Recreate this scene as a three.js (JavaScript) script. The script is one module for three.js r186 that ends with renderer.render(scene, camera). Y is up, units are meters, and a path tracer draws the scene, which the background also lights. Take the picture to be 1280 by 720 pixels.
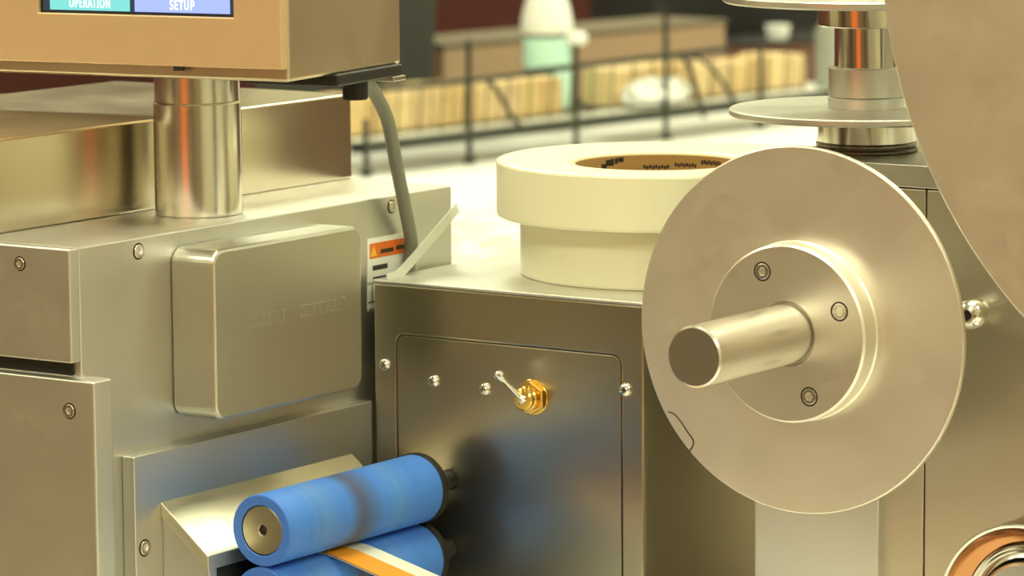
import * as THREE from 'three';
import { RoundedBoxGeometry } from 'three/addons/geometries/RoundedBoxGeometry.js';
import { mergeGeometries, toCreasedNormals } from 'three/addons/utils/BufferGeometryUtils.js';
import { RectAreaLightUniformsLib } from 'three/addons/lights/RectAreaLightUniformsLib.js';
import { ImprovedNoise } from 'three/addons/math/ImprovedNoise.js';

// Every coordinate below is in millimetres from the front right top corner of the control box; that corner stands 0.92 m above the floor.
const H = 0.92, MM = 0.001;
const W = (x, y, z) => new THREE.Vector3(x * MM, H + y * MM, z * MM);

// ---------------------------------------------------------------- camera, light, exposure
const scene = new THREE.Scene();
scene.background = new THREE.Color(0x000000);
const camera = new THREE.PerspectiveCamera(8.306, 1280 / 720, 0.05, 30);
camera.position.copy(W(674.06, 179.24, 1063.69));
camera.quaternion.setFromRotationMatrix(new THREE.Matrix4().makeBasis(
  new THREE.Vector3(0.82699, -0.007033, -0.562172), new THREE.Vector3(-0.071298, 0.990537, -0.117275), new THREE.Vector3(0.557677, 0.137067, 0.818663)));
camera.focus = 1.25;
camera.userData.fStop = 24;
scene.add(camera);
const renderer = new THREE.WebGLRenderer({ antialias: true });
renderer.shadowMap.enabled = true;
renderer.toneMapping = THREE.LinearToneMapping;
renderer.toneMappingExposure = 1.72;
RectAreaLightUniformsLib.init();
const LIGHT = new THREE.Color().setRGB(0.98, 1.01, 0.72);
const LAMP_POWER = 5.6;
const ROOM = { x0: -3.4, x1: 3.2, z0: -3.8, z1: 3.0, h: 2.9 };
const LAMP_SPOTS = [[-2.2, -2.2], [0, -2.2], [2.1, -2.2], [-2.2, 0], [0, 0.1], [2.1, 0], [-2.2, 2.0], [0, 2.0], [2.1, 2.0]];

// ---------------------------------------------------------------- helpers
let seed = 7;
const rnd = () => { seed = (seed * 1664525 + 1013904223) >>> 0; return seed / 4294967296; };
const noise = new ImprovedNoise();
const used = {};
const numbered = (n) => { used[n] = (used[n] ?? -1) + 1; return used[n] ? `${n}_${String(used[n]).padStart(3, '0')}` : n; };
function tag(o, label, category, group) { o.userData.label = label; o.userData.category = category; if (group) o.userData.group = group; return o; }
function thing(name, label, category, at = [0, 0, 0], turn = 0, group) {
  const o = new THREE.Group(); o.name = numbered(name); o.position.copy(W(...at)); o.rotation.y = turn;
  o.userData.at = at; tag(o, label, category, group); scene.add(o); return o;
}
const finish = (m) => { m.castShadow = m.receiveShadow = true; return m; };
// part in the thing's own millimetres
function part(parent, name, geos, mat, at) {
  const list = Array.isArray(geos) ? geos : [geos];
  const g = list.length > 1 ? mergeGeometries(list.map(flat)) : list[0];
  g.scale(MM, MM, MM);
  const m = finish(new THREE.Mesh(g, mat)); m.name = name; if (at) m.position.set(at[0] * MM, at[1] * MM, at[2] * MM);
  parent.add(m); return m;
}
function flat(g) { const k = g.index ? g.toNonIndexed() : g; for (const n of Object.keys(k.attributes)) if (!['position', 'normal', 'uv'].includes(n)) k.deleteAttribute(n); return k; }
// uv in metres by the dominant direction of each face
function boxUV(g) {
  const p = g.attributes.position, n = g.attributes.normal, uv = new Float32Array(p.count * 2);
  for (let i = 0; i < p.count; i++) {
    const a = [Math.abs(n.getX(i)), Math.abs(n.getY(i)), Math.abs(n.getZ(i))], x = p.getX(i), y = p.getY(i), z = p.getZ(i);
    const [u, v] = a[0] >= a[1] && a[0] >= a[2] ? [z, y] : a[1] >= a[2] ? [x, z] : [x, y];
    uv[2 * i] = u * MM; uv[2 * i + 1] = v * MM;
  }
  g.setAttribute('uv', new THREE.BufferAttribute(uv, 2)); return g;
}
function rbox(x0, x1, y0, y1, z0, z1, r = 0.6) {
  const g = new RoundedBoxGeometry(x1 - x0, y1 - y0, z1 - z0, 2, Math.min(r, (x1 - x0) * .49, (y1 - y0) * .49, (z1 - z0) * .49));
  g.translate((x0 + x1) / 2, (y0 + y1) / 2, (z0 + z1) / 2); return boxUV(g);
}
function lathe(pts, seg = 64, axis = 'y', crease = 0.5) {
  let g = new THREE.LatheGeometry(pts.map(([r, h]) => new THREE.Vector2(Math.max(r, 0.0001), h)), seg);
  g = toCreasedNormals(g, crease);
  if (axis === 'z') g.rotateX(Math.PI / 2);
  if (axis === 'x') g.rotateZ(-Math.PI / 2);
  return g;
}
// solid of revolution between h0 and h1 with chamfered rims
const rod = (r, h0, h1, axis = 'y', c = 0.5, seg = 64) => lathe([[0, h0], [r - c, h0], [r, h0 + c], [r, h1 - c], [r - c, h1], [0, h1]], seg, axis);
const ring = (ri, ro, h0, h1, axis = 'y', c = 0.4, seg = 96) => lathe([[ri, h0 + c], [ri + c, h0], [ro - c, h0], [ro, h0 + c], [ro, h1 - c], [ro - c, h1], [ri + c, h1], [ri, h1 - c], [ri, h0 + c]], seg, axis);
const tube = (pts, r, seg = 48, rad = 12) => new THREE.TubeGeometry(new THREE.CatmullRomCurve3(pts.map((p) => new THREE.Vector3(...p))), seg, r, rad);
const bar = (a, b, r, rad = 10) => new THREE.TubeGeometry(new THREE.LineCurve3(new THREE.Vector3(...a), new THREE.Vector3(...b)), 1, r, rad);
function extrude(pts, depth, bevel = 0.3, holes = []) {
  const s = new THREE.Shape(pts.map(([x, y]) => new THREE.Vector2(x, y)));
  for (const h of holes) s.holes.push(new THREE.Path(h.map(([x, y]) => new THREE.Vector2(x, y))));
  return new THREE.ExtrudeGeometry(s, { depth: depth - 2 * bevel, bevelEnabled: bevel > 0, bevelThickness: bevel, bevelSize: bevel, bevelOffset: -bevel, bevelSegments: 2, curveSegments: 24 }).translate(0, 0, bevel);
}
const circlePts = (r, n, cx = 0, cy = 0) => Array.from({ length: n }, (_, i) => [cx + r * Math.cos(i / n * 2 * Math.PI), cy + r * Math.sin(i / n * 2 * Math.PI)]);
function roundedRect(x0, x1, y0, y1, r, n = 8) {
  const out = [];
  for (const [cx, cy, a0] of [[x1 - r, y1 - r, 0], [x0 + r, y1 - r, 90], [x0 + r, y0 + r, 180], [x1 - r, y0 + r, 270]])
    for (let i = 0; i <= n; i++) { const a = (a0 + 90 * i / n) * Math.PI / 180; out.push([cx + r * Math.cos(a), cy + r * Math.sin(a)]); }
  return out;
}

// ---------------------------------------------------------------- textures and materials
function dataTexture(n, f, srgb = false, repeat = 1) {
  const d = new Uint8Array(n * n * 4);
  for (let y = 0; y < n; y++) for (let x = 0; x < n; x++) { const c = f(x / n, y / n); d.set(typeof c === 'number' ? [c, c, c, 255] : [...c, 255], (y * n + x) * 4); }
  const t = new THREE.DataTexture(d, n, n); t.wrapS = t.wrapT = THREE.RepeatWrapping; t.magFilter = THREE.LinearFilter; t.minFilter = THREE.LinearMipmapLinearFilter; t.generateMipmaps = true;
  if (srgb) t.colorSpace = THREE.SRGBColorSpace; t.repeat.set(repeat, repeat); t.needsUpdate = true; return t;
}
// tiling value noise
const tn = (u, v, k, s) => { const a = noise.noise(u * k, v * k, s), b = noise.noise((u - 1) * k, v * k, s), c = noise.noise(u * k, (v - 1) * k, s), d = noise.noise((u - 1) * k, (v - 1) * k, s); return (a * (1 - u) + b * u) * (1 - v) + (c * (1 - u) + d * u) * v; };
const clamp = (x) => Math.max(0, Math.min(255, Math.round(x)));
const fineRough = dataTexture(256, (u, v) => clamp(205 + 24 * tn(u, v, 6, 1.3) + 18 * tn(u, v, 24, 4.1)), false, 10);
const cloudyRough = dataTexture(256, (u, v) => clamp(205 + 36 * tn(u, v, 4, 9.3) + 22 * tn(u, v, 11, 2.2)), false, 5);
const M = {};
const metal = (c, r, extra = {}) => new THREE.MeshPhysicalMaterial({ color: new THREE.Color().setRGB(...c), metalness: 1, roughness: r, ...extra });
M.alu = metal([.72, .71, .67], .52, { roughnessMap: fineRough });            // bead-blasted aluminium
M.aluDisc = metal([.90, .86, .78], .5, { roughnessMap: fineRough });
M.brushed = metal([.68, .66, .61], .44, { roughnessMap: cloudyRough });       // sheet stainless
M.cabinet = metal([.64, .575, .46], .5, { roughnessMap: fineRough });
M.hub = metal([.88, .85, .77], .46, { roughnessMap: fineRough });
M.cover = metal([.60, .59, .52], .5, { roughnessMap: fineRough });
M.boxSheet = metal([.45, .40, .30], .30);
M.warm = metal([.78, .66, .50], .42, { roughnessMap: cloudyRough });
M.turned = metal([.72, .70, .65], .27);
M.polished = metal([.80, .78, .73], .15);
M.steel = metal([.62, .60, .56], .3);
M.screw = metal([.66, .62, .56], .22);
M.brass = metal([.80, .52, .14], .18);
const plain = (c, r, extra = {}) => new THREE.MeshPhysicalMaterial({ color: new THREE.Color().setRGB(...c), metalness: 0, roughness: r, ...extra });
M.dark = plain([.012, .011, .010], .6);
M.black = plain([.010, .010, .011], .45);
M.socket = plain([.03, .017, .009], .6);
M.cream = plain([.80, .76, .58], .38);
M.white = plain([.82, .82, .78], .5);
M.tapeTop = plain([.88, .86, .66], .45);
M.cable = plain([.20, .20, .16], .45);
const rubberMap = (() => {
  const c = document.createElement('canvas'); c.width = 512; c.height = 256; const g = c.getContext('2d');
  g.fillStyle = '#3f7fc4'; g.fillRect(0, 0, 512, 256);
  return c;
})();
function tex(w, h, draw) { const c = document.createElement('canvas'); c.width = w; c.height = h; draw(c.getContext('2d'), w, h); const t = new THREE.CanvasTexture(c); t.colorSpace = THREE.SRGBColorSpace; t.anisotropy = 8; return t; }

// ---------------------------------------------------------------- the room
const RM = {
  floor: plain([.36, .29, .19], .6), ceiling: plain([.72, .70, .64], .9), maroon: plain([.085, .020, .014], .8),
  brown: plain([.16, .085, .04], .6), tan: plain([.68, .56, .38], .8), beige: plain([.64, .61, .46], .8),
};
function struct(name, x0, x1, y0, y1, z0, z1, mat) {
  const m = finish(new THREE.Mesh(boxUV(new THREE.BoxGeometry(x1 - x0, y1 - y0, z1 - z0)), mat)); m.position.set((x0 + x1) / 2, (y0 + y1) / 2, (z0 + z1) / 2);
  m.name = name; m.userData.kind = 'structure'; scene.add(m); return m;
}
{
  const R = ROOM, t = .12;
  struct('floor', R.x0 - t, R.x1 + t, -t, 0, R.z0 - t, R.z1 + t, RM.floor);
  struct('ceiling', R.x0 - t, R.x1 + t, R.h, R.h + t, R.z0 - t, R.z1 + t, RM.ceiling);
  struct('wall_back', R.x0 - t, R.x1 + t, 0, R.h, R.z0 - t, R.z0, RM.beige);
  struct('trim_1', R.x0, R.x1, 0, 1.12, R.z0, R.z0 + .02, RM.maroon);
  struct('added_trim_4', R.x0 + .02, R.x0 + .26, 1.12, 1.9, R.z0, R.z0 + .02, RM.maroon);  // raised maroon strip added to be mirrored dark in the housing top
  struct('trim_2', R.x0, R.x0 + .02, 0, 1.9, R.z0 + .02, R.z1 - .02, RM.maroon);  // unseen upper part added for the same dark reflection
  struct('added_trim_3', R.x0, R.x1, 0, .95, R.z1 - .02, R.z1, RM.brown);  // unseen brown wainscot added to darken reflections in the control box
  struct('wall_front', R.x0 - t, R.x1 + t, 0, R.h, R.z1, R.z1 + t, RM.tan);
  struct('wall_left', R.x0 - t, R.x0, 0, R.h, R.z0, R.z1, RM.beige);
  struct('wall_right', R.x1, R.x1 + t, 0, R.h, R.z0, R.z1, RM.beige);
}
{ // ceiling lamps
  const glow = new THREE.MeshStandardMaterial({ color: 0xffffff, emissive: LIGHT, emissiveIntensity: 2.2, roughness: .6 });
  for (const [x, z] of LAMP_SPOTS) {
    const o = new THREE.Group(); o.name = numbered('ceiling_lamp'); o.position.set(x, ROOM.h, z); scene.add(o);
    tag(o, `white ceiling light panel, ${x < -1 ? 'left' : x < 1 ? 'middle' : 'right'} one of the ${z < -1 ? 'row near the maroon wall' : z < 1 ? 'row above the machine' : 'row behind the camera'}`, 'ceiling lamp', 'ceiling light panels');
    part(o, 'frame', rbox(-640, 640, -50, 0, -340, 340, 4), M.white);
    part(o, 'diffuser', rbox(-600, 600, -56, -48, -300, 300, 2), glow);
    const l = new THREE.RectAreaLight(LIGHT, LAMP_POWER * (z < -1 ? 1.5 : 1), 1.2, .6); l.position.set(x, ROOM.h - .062, z); l.lookAt(x, 0, z); scene.add(l);
  }
}
// exhibition panels by the front wall, seen mirrored in the metal
function partition(x, z, w, h, mat, label) {
  const o = thing('partition_panel', label, 'partition', [x * 1000, -H * 1000, z * 1000]);
  part(o, 'panel', rbox(-w / 2, w / 2, 40, h, -15, 15, 3), mat);
  for (const s of [-1, 1]) part(o, 'foot', rbox(s * w * .4 - 20, s * w * .4 + 20, 0, 40, -160, 160, 3), M.dark);
}
partition(0.03, 2.45, 640, 2000, plain([.80, .17, .03], .6), 'tall orange exhibition panel in front of the tan wall');
partition(-1.35, 2.5, 500, 2100, plain([.03, .02, .015], .6), 'tall dark brown exhibition panel left of the orange one');
partition(1.15, 2.5, 300, 2100, plain([.04, .03, .02], .6), 'narrow dark brown exhibition panel right of the orange one');
{ const o = thing('partition_panel', 'tall black exhibition panel beside the beige wall', 'partition', [2700, -H * 1000, 300]);
  part(o, 'panel', rbox(-15, 15, 40, 2000, -200, 200, 3), M.dark); for (const s of [-1, 1]) part(o, 'foot', rbox(-160, 160, 0, 40, s * 150 - 20, s * 150 + 20, 3), M.dark); }

// ---------------------------------------------------------------- tables
function table(o, x0, x1, z0, z1) {
  part(o, 'tabletop', rbox(x0, x1, -30, 0, z0, z1, 3), M.white);
  for (const x of [x0 + 40, x1 - 40]) for (const z of [z0 + 40, z1 - 40]) part(o, 'leg', rbox(x - 18, x + 18, -(H * 1000 - 120), -30, z - 18, z + 18, 3), M.steel);
}
table(thing('table', 'white table that carries the steel machine', 'table', [0, -120, 0]), -620, 480, -420, 172);

// ---------------------------------------------------------------- screws
function screw(parent, x, y, z, axis, r, mat = M.screw, proud = 0.5) {
  // socket-head screw: countersunk rim, head with a hexagonal socket
  const hex = Array.from({ length: 6 }, (_, i) => [r * .46 * Math.cos(i * Math.PI / 3), r * .46 * Math.sin(i * Math.PI / 3)]);
  const head = extrude(circlePts(r, 32), proud + 1.0, .25, [hex]).translate(0, 0, -1.0);
  const floorDisc = rod(r * .5, -1.0, -.6, 'z', .05, 16), rim = ring(r, r * 1.22, -0.6, 0.08, 'z', .04, 40);
  const g = [head, floorDisc, rim];
  for (const k of g) { if (axis === 'x') k.rotateY(Math.PI / 2); if (axis === 'y') k.rotateX(-Math.PI / 2); }
  const m = part(parent, 'screw', [head], mat, [x, y, z]);
  part(m, 'socket', [floorDisc], M.socket); part(m, 'recess', [rim], M.socket);
  return m;
}

// ---------------------------------------------------------------- the left machine
{
  const o = thing('labelling_machine', 'grey metal machine body with a bolted cover and end plates, left of the control box', 'machine', [-111.7, -120, 149.7]);
  const T = (g) => g.translate(111.7, 120, -149.7);
  const P = (name, geos, mat) => part(o, name, (Array.isArray(geos) ? geos : [geos]).map(T), mat);
  const xf = -111.7;
  // profile of the body in (-z, y), extruded along x
  P('body', boxUV(extrude([[53, -120], [53, 26.4], [-145.2, 26.4], [-145.2, -14.2], [-140, -14.2], [-140, -120]].reverse(), 158.3, .5).rotateY(Math.PI / 2).translate(-270, 0, 0)), M.alu);
  P('end_plate', rbox(-270, xf, -9, 26.3, 145.2, 149.7, .7), M.alu);
  P('end_plate', rbox(-270, -103.7, -120, -14, 140, 149, .8), M.alu);
  P('slot_shade', rbox(-269, -114.6, -13.4, -9.3, 145, 146.2, .2), M.dark);  // dark strip painted in as the shade of the open slot
  // long covered rail on top
  P('top_housing', rbox(-262, -154.7, 26.4, 56.3, -53.5, 146, .9), metal([.72, .64, .50], .27, { roughnessMap: cloudyRough }));
  // cover box with rounded corners, standing off the long face
  const cov = extrude(roundedRect(-101.2, -23, -32.6, 21.6, 5), 17.2, 1.1).rotateY(Math.PI / 2).translate(xf, 0, 0);
  P('cover', boxUV(cov), M.cover);
  // worn raised lettering strokes, no longer readable
  const strokes = [];
  for (const [a, b] of [[-83, -62], [-56, -33]]) for (let q = a; q < b; q += 3.6) {
    strokes.push(rbox(-94.55, -94.38, -5.2, -1.2, -q - .35 - 117 + 117, -q + .35, .05).translate(0, 0, 0));
    if (rnd() > .3) strokes.push(rbox(-94.55, -94.38, -1.8, -1.2, -q - 1.9, -q, .05)); if (rnd() > .4) strokes.push(rbox(-94.55, -94.38, -5.2, -4.6, -q - 1.9, -q, .05));
  }
  for (const s of strokes) s.scale(1, 1, 1);
  P('worn_lettering', strokes, M.cover);
  // lower side plate
  P('side_plate', boxUV(rbox(xf, -106.9, -120, -41, 1.4, 126.8, .5)), M.alu);
  // sloping guard over the rollers
  const slope = (x0, y0, x1, y1, t) => [[x0, y0], [x1, y1], [x1, y1 - t], [x0, y0 - t]];
  const guard = extrude(slope(-106.9, -57.4, -88.3, -72.6, 4.4), 101, .25).translate(0, 0, 13);
  P('guard', boxUV(guard), metal([.80, .76, .62], .5, { roughnessMap: fineRough }));
  P('guard_end', boxUV(extrude([[-106.9, -61.6], [-88.6, -76.8], [-88.6, -120], [-106.9, -120]], 4, .3).translate(0, 0, 109.3)), M.alu);
  P('guard_shade', extrude([[-106.9, -63], [-90, -77.5], [-90, -120], [-106.9, -120]], 95, .2).translate(0, 0, 14), M.dark);  // dark block standing in for shade in the open space under the guard
  const S = (x, y, z, axis, r) => screw(o, x + 111.7, y + 120, z - 149.7, axis, r);
  S(-131.5, 20.6, 149.7, 'z', 1.9); S(-151.5, 19.6, 149.7, 'z', 1.9);
  S(-113.5, -23.8, 149, 'z', 2.1); S(xf, 22.1, 116.7, 'x', 2.2); S(xf, 22.5, -17.6, 'x', 2.0); S(-106.9, -70.5, 122.3, 'x', 2.3);
  // warning labels on the long face
  const lab = P('warning_label', rbox(xf, xf + .25, -1.8, 12.9, -31.5, -3.2, .05), M.white);
  const orange = plain([.75, .16, .02], .4), ink = plain([.03, .025, .02], .5), yellow = plain([.9, .48, .03], .4);
  const L = (parent, name, geos, mat) => part(parent, name, geos.map(T), mat);
  L(lab, 'orange_band', [rbox(xf + .2, xf + .35, 6.0, 11.2, -30.2, -4.4, .05)], orange);
  const tri = new THREE.ExtrudeGeometry(new THREE.Shape([new THREE.Vector2(4.8 + 3.6, 6.8), new THREE.Vector2(4.8 - .2, 6.8), new THREE.Vector2(6.7, 10.4)]), { depth: .12, bevelEnabled: false }).rotateY(Math.PI / 2).translate(xf + .32, 0, 0);
  L(lab, 'warning_triangle', [tri], yellow);
  L(lab, 'illegible_print', [rbox(xf + .2, xf + .42, 7.3, 8.7, -18, -10.5, .03), rbox(xf + .2, xf + .42, 7.6, 9.0, -26, -19.5, .03), rbox(xf + .2, xf + .36, 1.9, 3.6, -14.5, -6, .03), rbox(xf + .2, xf + .36, -.9, -.3, -24, -6, .03)], ink);
  const lab2 = P('instruction_label', rbox(xf, xf + .22, -11.6, -2.2, -31.5, -3.2, .05), M.white);
  L(lab2, 'illegible_print', [rbox(xf + .2, xf + .34, -2.6, -2.3, -31, -3.2, .02), rbox(xf + .2, xf + .34, -8.9, -8.3, -31, -3.2, .02), rbox(xf + .2, xf + .34, -11.2, -10.9, -31, -3.2, .02), rbox(xf + .2, xf + .34, -8.4, -2.4, -5.9, -5.4, .02)], plain([.16, .15, .12], .5));
}

// ---------------------------------------------------------------- control terminal on its post
{
  const o = thing('control_terminal', 'stainless touchscreen terminal on a thick polished post above the machine', 'control terminal', [-135, 26.4, 57.3], 9 * Math.PI / 180);
  part(o, 'post', [rod(14.3, 0, 37, 'y', .5, 96), rod(13.9, 37, 48, 'y', .3, 96)], metal([.82, .79, .72], .22));
  part(o, 'housing', rbox(-136, 54.3, 47.6, 180, -40, 37.4, 1.2), M.warm);
  part(o, 'front_panel', extrude([[-134, 51.8], [53.9, 51.8], [53.9, 177], [-134, 177]], 4, .4, [[[-34, 67.6], [37, 67.6], [37, 121], [-34, 121]]]).translate(0, 0, 37.2), new THREE.MeshPhysicalMaterial({ color: new THREE.Color().setRGB(.80, .57, .34), metalness: .5, roughness: .5, roughnessMap: fineRough }));
  const st = tex(1024, 768, (g, w, h) => {
    g.fillStyle = '#23303a'; g.fillRect(0, 0, w, h);
    const k = w / 69; // px per mm
    const cells = [[2.4, 31.9, '#6cbcb6', 'OPERATION'], [33.6, 68, '#8f9ff6', 'SETUP']];
    for (const [a, b, c, t] of cells) {
      g.fillStyle = c; g.fillRect(a * k, 34 * k, (b - a) * k, (51.5 - 34) * k);
      g.fillStyle = '#f4fbf4'; g.font = `bold ${4.4 * k}px sans-serif`; g.textAlign = 'center'; g.textBaseline = 'alphabetic';
      g.fillText(t, (a + b) / 2 * k, 50.6 * k, (t.length > 6 ? 15.5 : 9.3) * k);
      for (let i = -2; i <= 2; i++) g.fillRect(((a + b) / 2 + i * 2.2 - .8) * k, 42.3 * k, 1.6 * k, 3.6 * k);
    }
    g.fillStyle = '#3d6d8c'; g.fillRect(1.6 * k, 2 * k, 65.4 * k, 30 * k);
  });
  const scr = part(o, 'screen', rbox(-34.6, 37.6, 66.6, 121.6, 37.25, 39.6, .1), M.dark);
  const g = new THREE.PlaneGeometry(69, 51.8); const face = part(scr, 'display', g.translate(1.6, 94.2, 39.65), new THREE.MeshStandardMaterial({ color: 0x111111, roughness: .35, emissive: 0xffffff, emissiveMap: st, emissiveIntensity: .95 }));
  part(o, 'cable_connector', [rbox(22, 56, 43.8, 47.8, -38, 8, .8), rod(4.2, 36.5, 44, 'y', .4, 24).translate(44, 0, -27)], M.black);
  part(o, 'latch', rbox(15, 18.4, 50.4, 51.8, 39.5, 41, .2), M.dark);
  part(o, 'lower_lip', rbox(46, 56.5, 42.4, 44.0, -39, -30, .3), M.steel);
}

// ---------------------------------------------------------------- grey cable, strap
{
  const pts = [[-95, 70.5, 22], [-98, 66.5, 12.8], [-100.5, 61.9, 5.2], [-103, 53.4, -3.9], [-104.6, 36.5, -11.2], [-106, 21.6, -17.8], [-108, 9.2, -23.6], [-109.2, .7, -23.8], [-109.2, -12, -22], [-109.2, -30, -20]];
  const o = thing('cable', 'grey round cable hanging from the terminal down behind the control box', 'cable', [0, 0, 0]);
  part(o, 'sheath', tube(pts, 2.3, 90, 16), M.cable);
}
{
  const o = thing('plastic_strap', 'clear whitish plastic strap slanting across the machine end beside the orange warning label', 'strap', [0, 0, 0]);
  const p = [[-103.2, .25, -3], [-103.6, .6, -9], [-104.5, 7.0, -23.6], [-105.4, 18.2, -45], [-105.5, 19.6, -47.6]], w = 1.9, n = [0, .87, .49];
  const c = new THREE.CatmullRomCurve3(p.map((q) => new THREE.Vector3(...q))), pos = [], idx = [], N = 60;
  for (let i = 0; i <= N; i++) { const q = c.getPoint(i / N); for (const t of [0, .35]) for (const s of [-1, 1]) pos.push(q.x + t, q.y + s * w * n[1], q.z + s * w * n[2]); }
  for (let i = 0; i < N; i++) { const a = i * 4, b = a + 4; for (const [k, l] of [[0, 1], [1, 3], [3, 2], [2, 0]]) idx.push(a + k, b + k, a + l, a + l, b + k, b + l); }
  const g = new THREE.BufferGeometry(); g.setAttribute('position', new THREE.Float32BufferAttribute(pos, 3)); g.setIndex(idx); const gg = toCreasedNormals(g, .6); gg.setAttribute('uv', new THREE.Float32BufferAttribute(new Float32Array(gg.attributes.position.count * 2), 2));
  part(o, 'band', gg, new THREE.MeshPhysicalMaterial({ color: new THREE.Color().setRGB(.9, .9, .84), roughness: .35, transmission: .45, thickness: 0 }));
}

// ---------------------------------------------------------------- control box
{
  const o = thing('control_box', 'square stainless control box with a brass toggle switch, under two tape rolls', 'control box', [-53.35, -120, -70]);
  const T = (g) => g.translate(53.35, 120, 70), P = (n, g, m, p = o) => part(p, n, (Array.isArray(g) ? g : [g]).map(T), m);
  // sheet shell whose front has a rounded opening filled by the switch plate
  const front = boxUV(extrude([[-106.7, -120], [0, -120], [0, -1.1], [-106.7, -1.1]], 2, .65, [roundedRect(-97.8, -8.2, -112, -17.8, 3.5)]).translate(0, 0, -2));
  P('body', [front, rbox(-106.5, -.2, -119.8, -1.0, -140, -1.7, .3)], M.boxSheet);
  P('lid', rbox(-106.9, .2, -1.1, .1, -140.2, .35, .58), M.alu);  // top of the same box; its brighter light is put into a paler metal
  P('switch_plate', boxUV(extrude(roundedRect(-97.5, -8.5, -111.7, -18.1, 3.3), 1.5, .25).translate(0, 0, -1.75)), M.boxSheet);
  const dome = (x, y, z) => { const m = part(o, 'dome_screw', lathe([[0, 0], [2.3, 0], [2.3, .5], [2.0, 1.2], [1.3, 1.8], [0, 2.05]], 32, 'z').translate(0, 0, 0), M.polished, [x + 53.35, y + 120, z + 70]); part(m, 'cross_recess', [rbox(-.2, .2, -1, 1, 1.55, 2.0, .05), rbox(-1, 1, -.2, .2, 1.55, 2.0, .05)], M.socket); };
  dome(-102.2, -28.6, 0); dome(-6.4, -28.8, 0); dome(-82.4, -32.6, -.25); dome(-61.6, -33.4, -.25);
  // toggle switch: hexagonal brass nut, threaded bush, bat lever
  const sw = part(o, 'toggle_switch', [rod(5.6, 0, 2.2, 'z', .5, 6), ring(3.0, 5.9, -.2, .6, 'z', .15), rod(4.0, 2.2, 4.4, 'z', .5, 24), rod(3.7, 4.4, 6.6, 'z', .6, 24)].map((g) => g), M.brass, [-42.6 + 53.35, -34.4 + 120, -.2 + 70]);
  const a = [0, 0, 6.2], b = [-5.6, 8.6, 11.6];
  const dir = new THREE.Vector3(b[0] - a[0], b[1] - a[1], b[2] - a[2]), len = dir.length();
  const lever = lathe([[0, -1], [1.7, -.6], [1.9, .4], [1.0, 1.4], [.75, len - 3.2], [1.3, len - 2], [1.75, len - .6], [1.5, len + .9], [0, len + 1.5]], 24).applyQuaternion(new THREE.Quaternion().setFromUnitVectors(new THREE.Vector3(0, 1, 0), dir.normalize())).translate(...a);
  part(sw, 'lever', lever, M.polished);
  sw.userData.label = 'brass toggle switch with a chrome lever';
}

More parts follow.
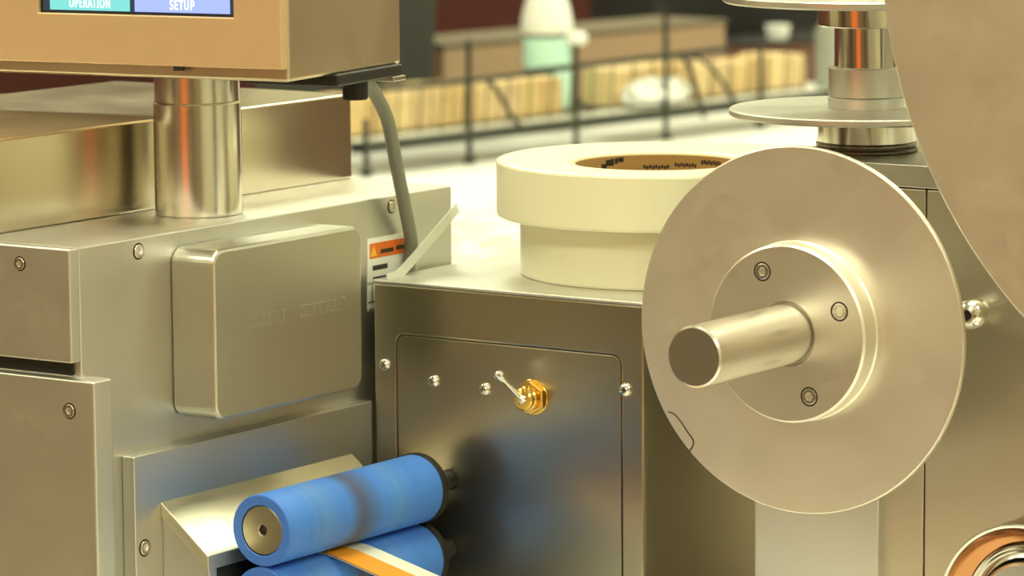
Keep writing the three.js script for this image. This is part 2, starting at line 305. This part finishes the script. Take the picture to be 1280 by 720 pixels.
// ---------------------------------------------------------------- blue rollers and the label web
{
  const mk = tex(1024, 64, (g, w, h) => {
    g.fillStyle = '#457fdc'; g.fillRect(0, 0, w, h);
    // worn bands round the rubber (position along the roller)
    const band = (a, b, c, al) => { const gr = g.createLinearGradient(a * w, 0, b * w, 0); gr.addColorStop(0, `rgba(${c},0)`); gr.addColorStop(.5, `rgba(${c},${al})`); gr.addColorStop(1, `rgba(${c},0)`); g.fillStyle = gr; g.fillRect(a * w, 0, (b - a) * w, h); };
    band(.38, .60, '76,84,116', .8); band(.42, .50, '84,66,80', .4); band(.14, .34, '110,150,190', .35); band(.62, .8, '120,170,200', .25);
    for (let i = 0; i < 60; i++) { g.fillStyle = `rgba(${rnd() > .5 ? '150,180,200' : '40,60,100'},${rnd() * .07})`; g.fillRect(rnd() * w, 0, 2 + rnd() * 14, h); }
  });
  const rubber = new THREE.MeshPhysicalMaterial({ map: mk, roughness: .62, metalness: 0 });
  const endRubber = plain([.05, .17, .66], .6);
  function roller(y, label) {
    const o = thing('feed_roller', label, 'roller', [-77, y, 0], 0, undefined);
    const s = new THREE.CylinderGeometry(11.4, 11.4, 82, 96, 1, true); s.rotateX(Math.PI / 2).translate(0, 0, 60);
    const p = s.attributes.position, uv = s.attributes.uv; for (let i = 0; i < p.count; i++) uv.setXY(i, 1 - (p.getZ(i) - 19) / 82, uv.getX(i));
    const sl = part(o, 'rubber_sleeve', s, rubber);
    part(sl, 'sleeve_end', [ring(8, 11.4, 100.6, 101.4, 'z', .35), ring(8, 11.4, 18.6, 19.4, 'z', .35)], endRubber);
    part(o, 'end_collar', ring(10.6, 11.8, 16.0, 18.8, 'z', .3), plain([.004, .004, .005], .6)); part(sl, 'inner_end', rod(10.7, 16.2, 18.8, 'z', .2), endRubber);
    part(o, 'shaft', rod(3.5, 0, 17, 'z', .2), M.black);
    const core = part(o, 'core', lathe([[0, 20], [8.05, 20], [8.05, 100.5], [7.6, 100.9], [1.9, 100.9], [1.5, 100.4], [1.3, 98], [0, 98]], 64, 'z'), metal([.42, .37, .27], .36));
    part(core, 'centre_hole', rod(1.45, 97.5, 99.6, 'z', .1, 24), M.socket);
  }
  roller(-65.4, 'upper blue rubber roller with a worn grey band and bare metal core');
  roller(-65.4 - 23.15, 'lower blue rubber roller mostly below the picture, under the label web');
  const o = thing('label_web', 'white label strip with an orange stripe leaving the gap between the blue rollers', 'label strip', [-77, -76.98, 0]);
  // thin strip through the nip, dropping to the right
  const prof = [[-14, 1.2], [-6, .1], [0, 0], [6, -.6], [20, -4.0], [45, -10.4], [80, -19.5], [120, -30], [150, -43.0]];
  const strip = (z0, z1, t0, t1) => { const c = new THREE.CatmullRomCurve3(prof.map(([x, y]) => new THREE.Vector3(x, y, 0))), up = [], dn = []; for (let i = 0; i <= 60; i++) { const q = c.getPoint(i / 60); up.push([q.x, q.y + t1]); dn.unshift([q.x, q.y + t0]); } return extrude([...up, ...dn], z1 - z0, 0).translate(0, 0, z0); };
  part(o, 'backing', strip(53.6, 73.6, -.1, .1), plain([.86, .84, .74], .35));
  part(o, 'orange_stripe', strip(61.4, 73.0, .1, .15), plain([.95, .37, .025], .4));
  part(o, 'dark_edge', strip(73.0, 73.6, .1, .15), plain([.10, .02, .02], .4));
}

// ---------------------------------------------------------------- tape rolls
{
  const coreTex = tex(1024, 128, (g, w, h) => {
    g.fillStyle = '#b08a52'; g.fillRect(0, 0, w, h); g.fillStyle = '#2c2214'; g.save();
    g.font = 'bold 62px sans-serif'; g.textBaseline = 'middle';
    // smudged print inside the core
    g.fillStyle = '#1d160c'; for (const [x, y, a, b] of [[296, 18, 14, 14], [308, 8, 16, 16], [320, 6, 8, 18], [330, 5, 7, 15], [338, 4, 12, 12]]) g.fillRect(x, y, a, b);
    for (const [x0, x1, y, k] of [[392, 446, 26, 9], [456, 502, 20, 9], [514, 566, 9, 11]]) for (let x = x0; x < x1; x += 6) g.fillRect(x, y + (x % 4), 4.6, k);
    g.restore();
  });
  coreTex.wrapS = THREE.RepeatWrapping;
  const tapeMat = new THREE.MeshPhysicalMaterial({ color: new THREE.Color().setRGB(.90, .89, .66), roughness: .32, clearcoat: .25, clearcoatRoughness: .3 });
  function roll(R, h, cx, cz, at, label, tint) {
    const o = thing('tape_roll', label, 'tape roll', at, 0);
    const outer = circlePts(R, 128), hole = circlePts(29.4, 96, cx, -cz);
    part(o, 'tape', extrude(outer, h, 1.0, [hole]).rotateX(-Math.PI / 2), tint ?? tapeMat);
    const c = part(o, 'cardboard_core', ring(27.6, 29.5, .4, h - .6, 'y', .3), plain([.62, .47, .26], .7), [cx, 0, cz]);
    const inner = new THREE.CylinderGeometry(27.55, 27.55, h - 2, 96, 1, true); inner.translate(0, h / 2, 0); { const uv = inner.attributes.uv; for (let i = 0; i < uv.count; i++) uv.setX(i, 1 - uv.getX(i)); }
    part(c, 'printed_lining', inner, new THREE.MeshStandardMaterial({ map: coreTex, roughness: .7, side: THREE.DoubleSide }));
  }
  roll(50, 20, 0, 0, [-33, 0, -68], 'smaller lower roll of pale tape lying on the control box', new THREE.MeshPhysicalMaterial({ color: new THREE.Color().setRGB(.84, .83, .62), roughness: .3, clearcoat: .25 }));
  roll(56.5, 18.8, 3, 8.5, [-34, 20, -67], 'wider upper roll of cream tape with printed cardboard core');
}

// ---------------------------------------------------------------- right machine
{
  const o = thing('machine_cabinet', 'brushed metal cabinet of the right machine behind the round discs', 'machine cabinet', [25, -120, -32]);
  const T = (g) => g.translate(-25, 120, 32), P = (n, g, m) => part(o, n, (Array.isArray(g) ? g : [g]).map(T), m);
  P('body', rbox(25.4, 330, -120, 38.2, -210, -34, .5), M.cabinet);
  P('front_panel', rbox(25, 85, -120, 38.2, -35, -32, .35), M.cabinet);
  P('front_panel', rbox(85.5, 330, -120, 38.2, -35, -32, .35), M.cabinet);
  P('cover_plate', rbox(24.6, 70.4, -120, -58, -32.2, -29, .4), M.alu);
  P('top_plate', rbox(24.6, 330, 38.6, 46, -210, -31.6, .6), M.brushed);
  P('tower', rbox(190, 330, 45.8, 300, -210, -60, 1), M.cabinet);
  const k = part(o, 'ball_knob', lathe([[0, 0], [3.2, 0], [3.0, 1.4], [4.4, 2.6], [4.9, 4.8], [4.4, 7], [3.2, 8.4], [1.9, 8.9], [1.7, 8.1], [0, 8.1]], 40, 'z'), M.polished, [104.2 - 25, .9 + 120, 0]);
  part(k, 'socket', rod(1.65, 7.9, 8.3, 'z', .05, 6), M.socket);
}
// spindle with horizontal discs
{
  const o = thing('web_spindle', 'upright polished spindle with two flat grey discs on the right machine', 'spindle', [47, 46, -62]);
  part(o, 'base_washer', [rod(16.8, 0, 1.2, 'y', .3, 96), rod(15.2, 1.2, 1.7, 'y', .1, 96)], metal([.20, .18, .15], .3));
  part(o, 'base_washer', rod(16.4, 1.7, 3.0, 'y', .3, 96), metal([.24, .21, .17], .25));
  part(o, 'lower_sleeve', rod(15.9, 3.0, 11.6, 'y', .3, 96), M.polished);
  part(o, 'lower_disc', boxUV(lathe([[0, 11.6], [43.8, 11.6], [44.7, 12.2], [44.7, 13.6], [44.2, 14.0], [0, 14.0]], 128)), M.alu);
  part(o, 'collar', [rod(12.6, 14, 17.6, 'y', .15, 96), rod(12.4, 17.6, 27.4, 'y', .4, 96)], M.alu);
  part(o, 'shaft', rod(10.5, 27, 41, 'y', .2, 96), M.polished);
  part(o, 'upper_sleeve', [rod(15.9, 40.6, 48.6, 'y', .4, 96)], M.polished);
  part(o, 'upper_disc', boxUV(lathe([[0, 48.4], [46, 48.4], [46.9, 49], [46.9, 50.6], [46.4, 51], [0, 51]], 128)), M.alu);
  part(o, 'collar', rod(13.6, 51, 66, 'y', .4, 96), M.alu);
  part(o, 'shaft', rod(10.5, 66, 90, 'y', .3, 96), M.polished);
}
// round disc with stub shaft
{
  const o = thing('reel_disc', 'whole round grey disc with bolted hub and thick stub shaft', 'reel disc', [64.3, -2.6, -32]);
  const z = 43.6; // front of the disc above the cabinet front
  const slitPath = [[-47.3, -29.6], [-45.4, -30.0], [-43.2, -31.8], [-40.2, -35.4], [-38.0, -38.2], [-38.4, -40.0], [-39.6, -41.6]];
  const sh = extrude(circlePts(57.4, 192), 2.2, .45).translate(0, 0, z - 2.2);
  part(o, 'disc', boxUV(sh), M.aluDisc);
  part(o, 'slit', tube(slitPath.map(([x, y]) => [x, y, z + .02]), .22, 40, 6), M.socket);
  part(o, 'back_hub', rod(15, 0, z - 2, 'z', .4), M.turned);
  part(o, 'hub', lathe([[0, z - .2], [28.3, z - .1], [27.7, z + .5], [27.7, z + 6.9], [27.0, z + 7.6], [10.3, z + 7.6], [9.9, z + 7.1], [9.9, z + 6], [0, z + 6]], 128, 'z', .35), M.hub);
  part(o, 'stub_shaft', lathe([[0, z], [9.3, z], [9.3, 104.4], [8.7, 105], [0, 105]], 96, 'z', .35), M.turned);
  for (const d of [114, 24, -66, -156]) { const a = d * Math.PI / 180; screw(o, 20.6 * Math.cos(a), 20.6 * Math.sin(a), z + 7.6, 'z', 2.5, M.turned, .1); }
}
{
  const o = thing('large_reel_disc', 'very large flat grey disc cut off by the top right corner', 'reel disc', [259.2, 122.4, -60]);
  part(o, 'disc', boxUV(lathe([[0, 97], [150.4, 97], [151.2, 97.6], [151.2, 99.4], [150.6, 100], [0, 100]], 256, 'z', .4)), M.aluDisc);
  part(o, 'hub', lathe([[0, 100], [40, 100], [40, 108], [39, 109], [12, 109], [12, 170], [0, 170]], 96, 'z'), M.turned);
  part(o, 'back_shaft', rod(16, 0, 97.5, 'z', .5), M.turned);
}
{
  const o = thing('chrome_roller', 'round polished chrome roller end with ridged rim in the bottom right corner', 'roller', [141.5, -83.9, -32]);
  part(o, 'rim', lathe([[26, 0], [28.3, 1], [28.3, 42], [27.9, 42.6], [27.2, 42.5], [26.9, 42]], 128, 'z', .3), M.polished);
  part(o, 'orange_reflection_dish', lathe([[26.9, 42.2], [25.6, 39.8], [23.8, 38.2], [21.8, 37.2], [21.4, 36]], 128, 'z', .5), metal([.60, .28, .12], .14));  // chrome dish; its orange reflection is put into the metal colour
  part(o, 'ridge', [lathe([[21.6, 37.2], [21.2, 38.0], [20.6, 37.4], [20.1, 38.1], [19.5, 37.4], [18.9, 38.1], [18.2, 37.4], [17.4, 37.8], [16.6, 36], [16.4, 30]], 128, 'z', .3)], M.polished);
  part(o, 'hub', lathe([[0, 0], [16.2, 0], [16.2, 40], [15.4, 40.8], [6, 40.8], [6, 48], [5, 49], [0, 49]], 64, 'z', .35), M.turned);
}

// ---------------------------------------------------------------- crumpled clear film behind the tape rolls
{
  const o = thing('plastic_film', 'crumpled bundle of clear white plastic film behind the tape rolls', 'plastic film', [-226, -120, -232]);
  const g = new THREE.IcosahedronGeometry(1, 40), p = g.attributes.position, v = new THREE.Vector3();
  for (let i = 0; i < p.count; i++) {
    v.fromBufferAttribute(p, i); let s = 1, f = 1.7, a = .10;
    for (let k = 0; k < 5; k++) { s += a * (1 - 2.2 * Math.abs(noise.noise(v.x * f + 3, v.y * f + k * 7, v.z * f))); f *= 1.9; a *= .58; }
    p.setXYZ(i, v.x * s * 62, Math.max(-55, v.y * s * 52) + 55, v.z * s * 58);
  }
  g.computeVertexNormals();
  part(o, 'film', g, new THREE.MeshPhysicalMaterial({ color: new THREE.Color().setRGB(.92, .92, .86), roughness: .5, transmission: .4, thickness: 0, side: THREE.DoubleSide }));
}

// ---------------------------------------------------------------- back table and what stands on it (own axes: u along the rack, h up, b to the back)
const F0 = [-931.2, -120, -1240.3], TURN = Math.atan2(0.13987, 0.99017) ;
// local x = u, local z = -b
const U = [0.13987, 0, -0.99017], BK = [-0.99017, 0, -0.13987];
const rackTurn = Math.atan2(-U[2], U[0]); // turns local +x to U
const at = (u, h, b) => [F0[0] + u * U[0] + b * BK[0], F0[1] + h, F0[2] + u * U[2] + b * BK[2]];
table(thing('table', 'long white table behind the machine under the wire rack', 'table', at(0, 0, 0), rackTurn), -360, 900, -430, 420);
{
  const o = thing('wire_rack', 'long low black wire rack standing on the white back table', 'wire rack', at(0, 0, 0), rackTurn);
  const wire = plain([.022, .024, .016], .4);
  for (const h of [20]) part(o, 'bottom_rail', bar([-110, h, 0], [420, h, 0], 3.9), wire);
  part(o, 'back_rail', bar([-110, 20, -115], [420, 20, -115], 3), wire);
  part(o, 'top_rail', bar([-110, 59, 0], [90, 60, 0], 2.1), wire);
  part(o, 'top_rail', bar([60, 61.5, 0], [290, 64, 0], 2.4), wire);
  for (const [u, h] of [[-105, 40], [0, 88], [115, 78], [217, 98], [330, 60]]) {
    part(o, 'upright', bar([u, 0, 0], [u, h, 0], 2.2), wire); part(o, 'foot', rod(4.5, 0, 4, 'y', .5, 16), wire, [u, 0, 0]);
    part(o, 'back_foot', bar([u, 0, -115], [u, 20, -115], 2.9), wire); part(o, 'cross_wire', bar([u, 20, 0], [u, 20, -115], 2), wire);
  }
  part(o, 'curved_brace', tube([[4, 59, 0], [14, 60, 2], [26, 52, 2], [42, 32, 2], [58, 20, 0]], 1.8, 30, 8), wire);
  part(o, 'curved_brace', tube([[233, 64, 0], [240, 56, 2], [250, 36, 2], [262, 14, 0]], 2.0, 30, 8), wire);
  part(o, 'curved_brace', tube([[236, 64, 0], [252, 60, 2], [272, 48, 2], [290, 30, 2], [302, 20, 0]], 1.7, 30, 8), wire);
  for (let u = -92; u < 412; u += 23) part(o, 'thin_wire', tube([[u, 20, -3], [u + 3, 23, -8], [u + 10, 58, -12]], 0.8, 10, 6), plain([.10, .085, .03], .5));
  part(o, 'shelf_strip', rbox(-108, 415, 23.6, 24.6, -22, -3, .3), plain([.75, .75, .66], .4));
  for (const b of [-28, -52]) part(o, 'shelf_wire', bar([-110, 24.2, b], [420, 24.2, b], 1.4), wire);
}
{ // kraft packets standing in the rack
  const tones = [[.66, .47, .22], [.60, .41, .19], [.71, .53, .28], [.62, .45, .25]].map((c) => plain(c, .75));
  const ORD = ['first', 'second', 'third', 'fourth', 'fifth', 'sixth', 'seventh', 'eighth', 'ninth', 'tenth', 'eleventh', 'twelfth', 'thirteenth'];
  let u = -100, i = 0, j = 0;
  while (u < 118 || (u >= 184 && u < 405)) {
    const w = 19 + rnd() * 6, h = 26 + rnd() * 5 + (u > 260 ? -3 : 0);
    
    const o = thing('kraft_packet', u < 120 ? `upright tan kraft packet, ${ORD[i]} from the left in the rack left of the spray bottle` : `upright tan kraft packet, ${ORD[j++]} to the right of the spray bottle`, 'packet', at(u + w / 2, 25.6, 30), rackTurn, 'kraft packets in the wire rack');
    part(o, 'packet', rbox(-w / 2, w / 2, 0, h, -26, 6, 1.5), tones[i % 4]);
    u += w + 1.2; i++; if (u > 116 && u < 184) u = 186;
  }
}
{ // spray bottle
  const o = thing('spray_bottle', 'mint green spray bottle with white shoulder and trigger in the wire rack', 'bottle', at(153, 25.6, 62), rackTurn);
  part(o, 'bottle_body', lathe([[0, 0], [16, 0], [18, 2], [18, 50], [17.4, 53], [0, 53]], 48), plain([.52, .80, .70], .35));
  part(o, 'shoulder', lathe([[0, 56], [19, 56], [19.6, 58], [19.2, 66], [17, 76], [13.5, 88], [11.5, 100], [10.5, 116], [0, 116]], 48), M.white);
  part(o, 'neck_gap', rod(16.5, 52.5, 56.5, 'y', .3, 40), plain([.05, .07, .04], .6));
  part(o, 'trigger', rbox(2, 22, 46, 57, 10, 24, 5), M.white);
}
{ const o = thing('cardboard_carton', 'long flat brown cardboard carton behind the wire rack', 'carton', at(300, 0, 165), rackTurn);
  part(o, 'carton', rbox(-166, 172, 0, 69, -60, 15, 2), plain([.36, .24, .15], .8)); part(o, 'lid', rbox(-167, 173, 66, 70, -61, 16, 1), plain([.14, .11, .07], .8)); }
{ const o = thing('black_bag', 'dark black fabric bag standing behind the wire rack next to the terminal', 'bag', at(53, 0, 176), rackTurn);
  const g = new RoundedBoxGeometry(108, 190, 96, 8, 24); const p = g.attributes.position; for (let i = 0; i < p.count; i++) { const y = p.getY(i) + 95, s = 1 + .42 * (y / 190) + .03 * noise.noise(p.getX(i) * .03, p.getY(i) * .03, p.getZ(i) * .03); p.setX(i, p.getX(i) * s); } g.computeVertexNormals(); g.translate(0, 95, 0);
  part(o, 'bag', g, plain([.030, .031, .026], .85)); part(o, 'handle', tube([[-40, 185, 0], [-30, 225, 0], [30, 225, 0], [40, 185, 0]], 6, 30, 10), M.dark); }
{ const o = thing('tissue_bundle', 'crumpled white tissue lying on the packets right of the bottle', 'tissue', at(219, 25.6, 12), rackTurn);
  const g = new THREE.IcosahedronGeometry(1, 14), p = g.attributes.position, v = new THREE.Vector3();
  for (let i = 0; i < p.count; i++) { v.fromBufferAttribute(p, i); const s = 1 + .35 * noise.noise(v.x * 2.2, v.y * 2.2 + 4, v.z * 2.2); p.setXYZ(i, v.x * s * 34, Math.max(-9, v.y * s * 11) + 9, v.z * s * 12); } g.computeVertexNormals();
  part(o, 'tissue', g, M.white); }
{ const o = thing('black_case', 'tall black case at the far right end of the back table', 'case', at(650, 0, 330), rackTurn);
  part(o, 'case', rbox(-75, 160, 0, 82, -60, 20, 4), M.black); part(o, 'case_lid', rbox(-76, 161, 82, 86, -61, 21, 1.5), plain([.05, .03, .02], .6)); }
{ const o = thing('brown_case', 'low dark red-brown case in front of the tall black case', 'case', at(650, 0, 240), rackTurn);
  part(o, 'case', rbox(-45, 110, 0, 36, -50, 20, 3), plain([.10, .035, .02], .6)); part(o, 'case_lid', rbox(-46, 111, 36, 39, -51, 21, 1), M.black); }
{ const o = thing('white_cup', 'small white cup standing on the low dark red-brown case', 'cup', at(654, 39, 240), rackTurn);
  part(o, 'cup', lathe([[0, 0], [9, 0], [11, 12], [10.2, 12], [8.4, 1.2], [0, 1.2]], 32), M.white); }
{ const o = thing('grey_canister', 'grey metal canister beside the dark case on the back table', 'canister', at(500, 0, 60), rackTurn);
  part(o, 'canister', lathe([[0, 0], [14, 0], [15, 1.5], [15, 62], [13, 67], [0, 67]], 40), plain([.30, .31, .26], .4)); part(o, 'lid', rod(10, 67, 74, 'y', 1, 32), plain([.5, .5, .44], .4)); }
{ const o = thing('round_red_tin', 'dark reddish brown round tin left of the grey canister', 'tin', at(452, 0, 110), rackTurn);
  part(o, 'tin', lathe([[0, 0], [13, 0], [14, 2], [14, 36], [12, 40], [0, 40]], 40), plain([.16, .05, .03], .5)); }
{ const o = thing('black_flask', 'slim black flask standing right of the grey canister', 'flask', at(545, 0, 40), rackTurn);
  part(o, 'flask', lathe([[0, 0], [9, 0], [10, 2], [10, 70], [7, 78], [7, 92], [0, 92]], 40), M.black); part(o, 'cap', rod(7.4, 88, 100, 'y', 1, 32), M.dark); }

renderer.render(scene, camera);
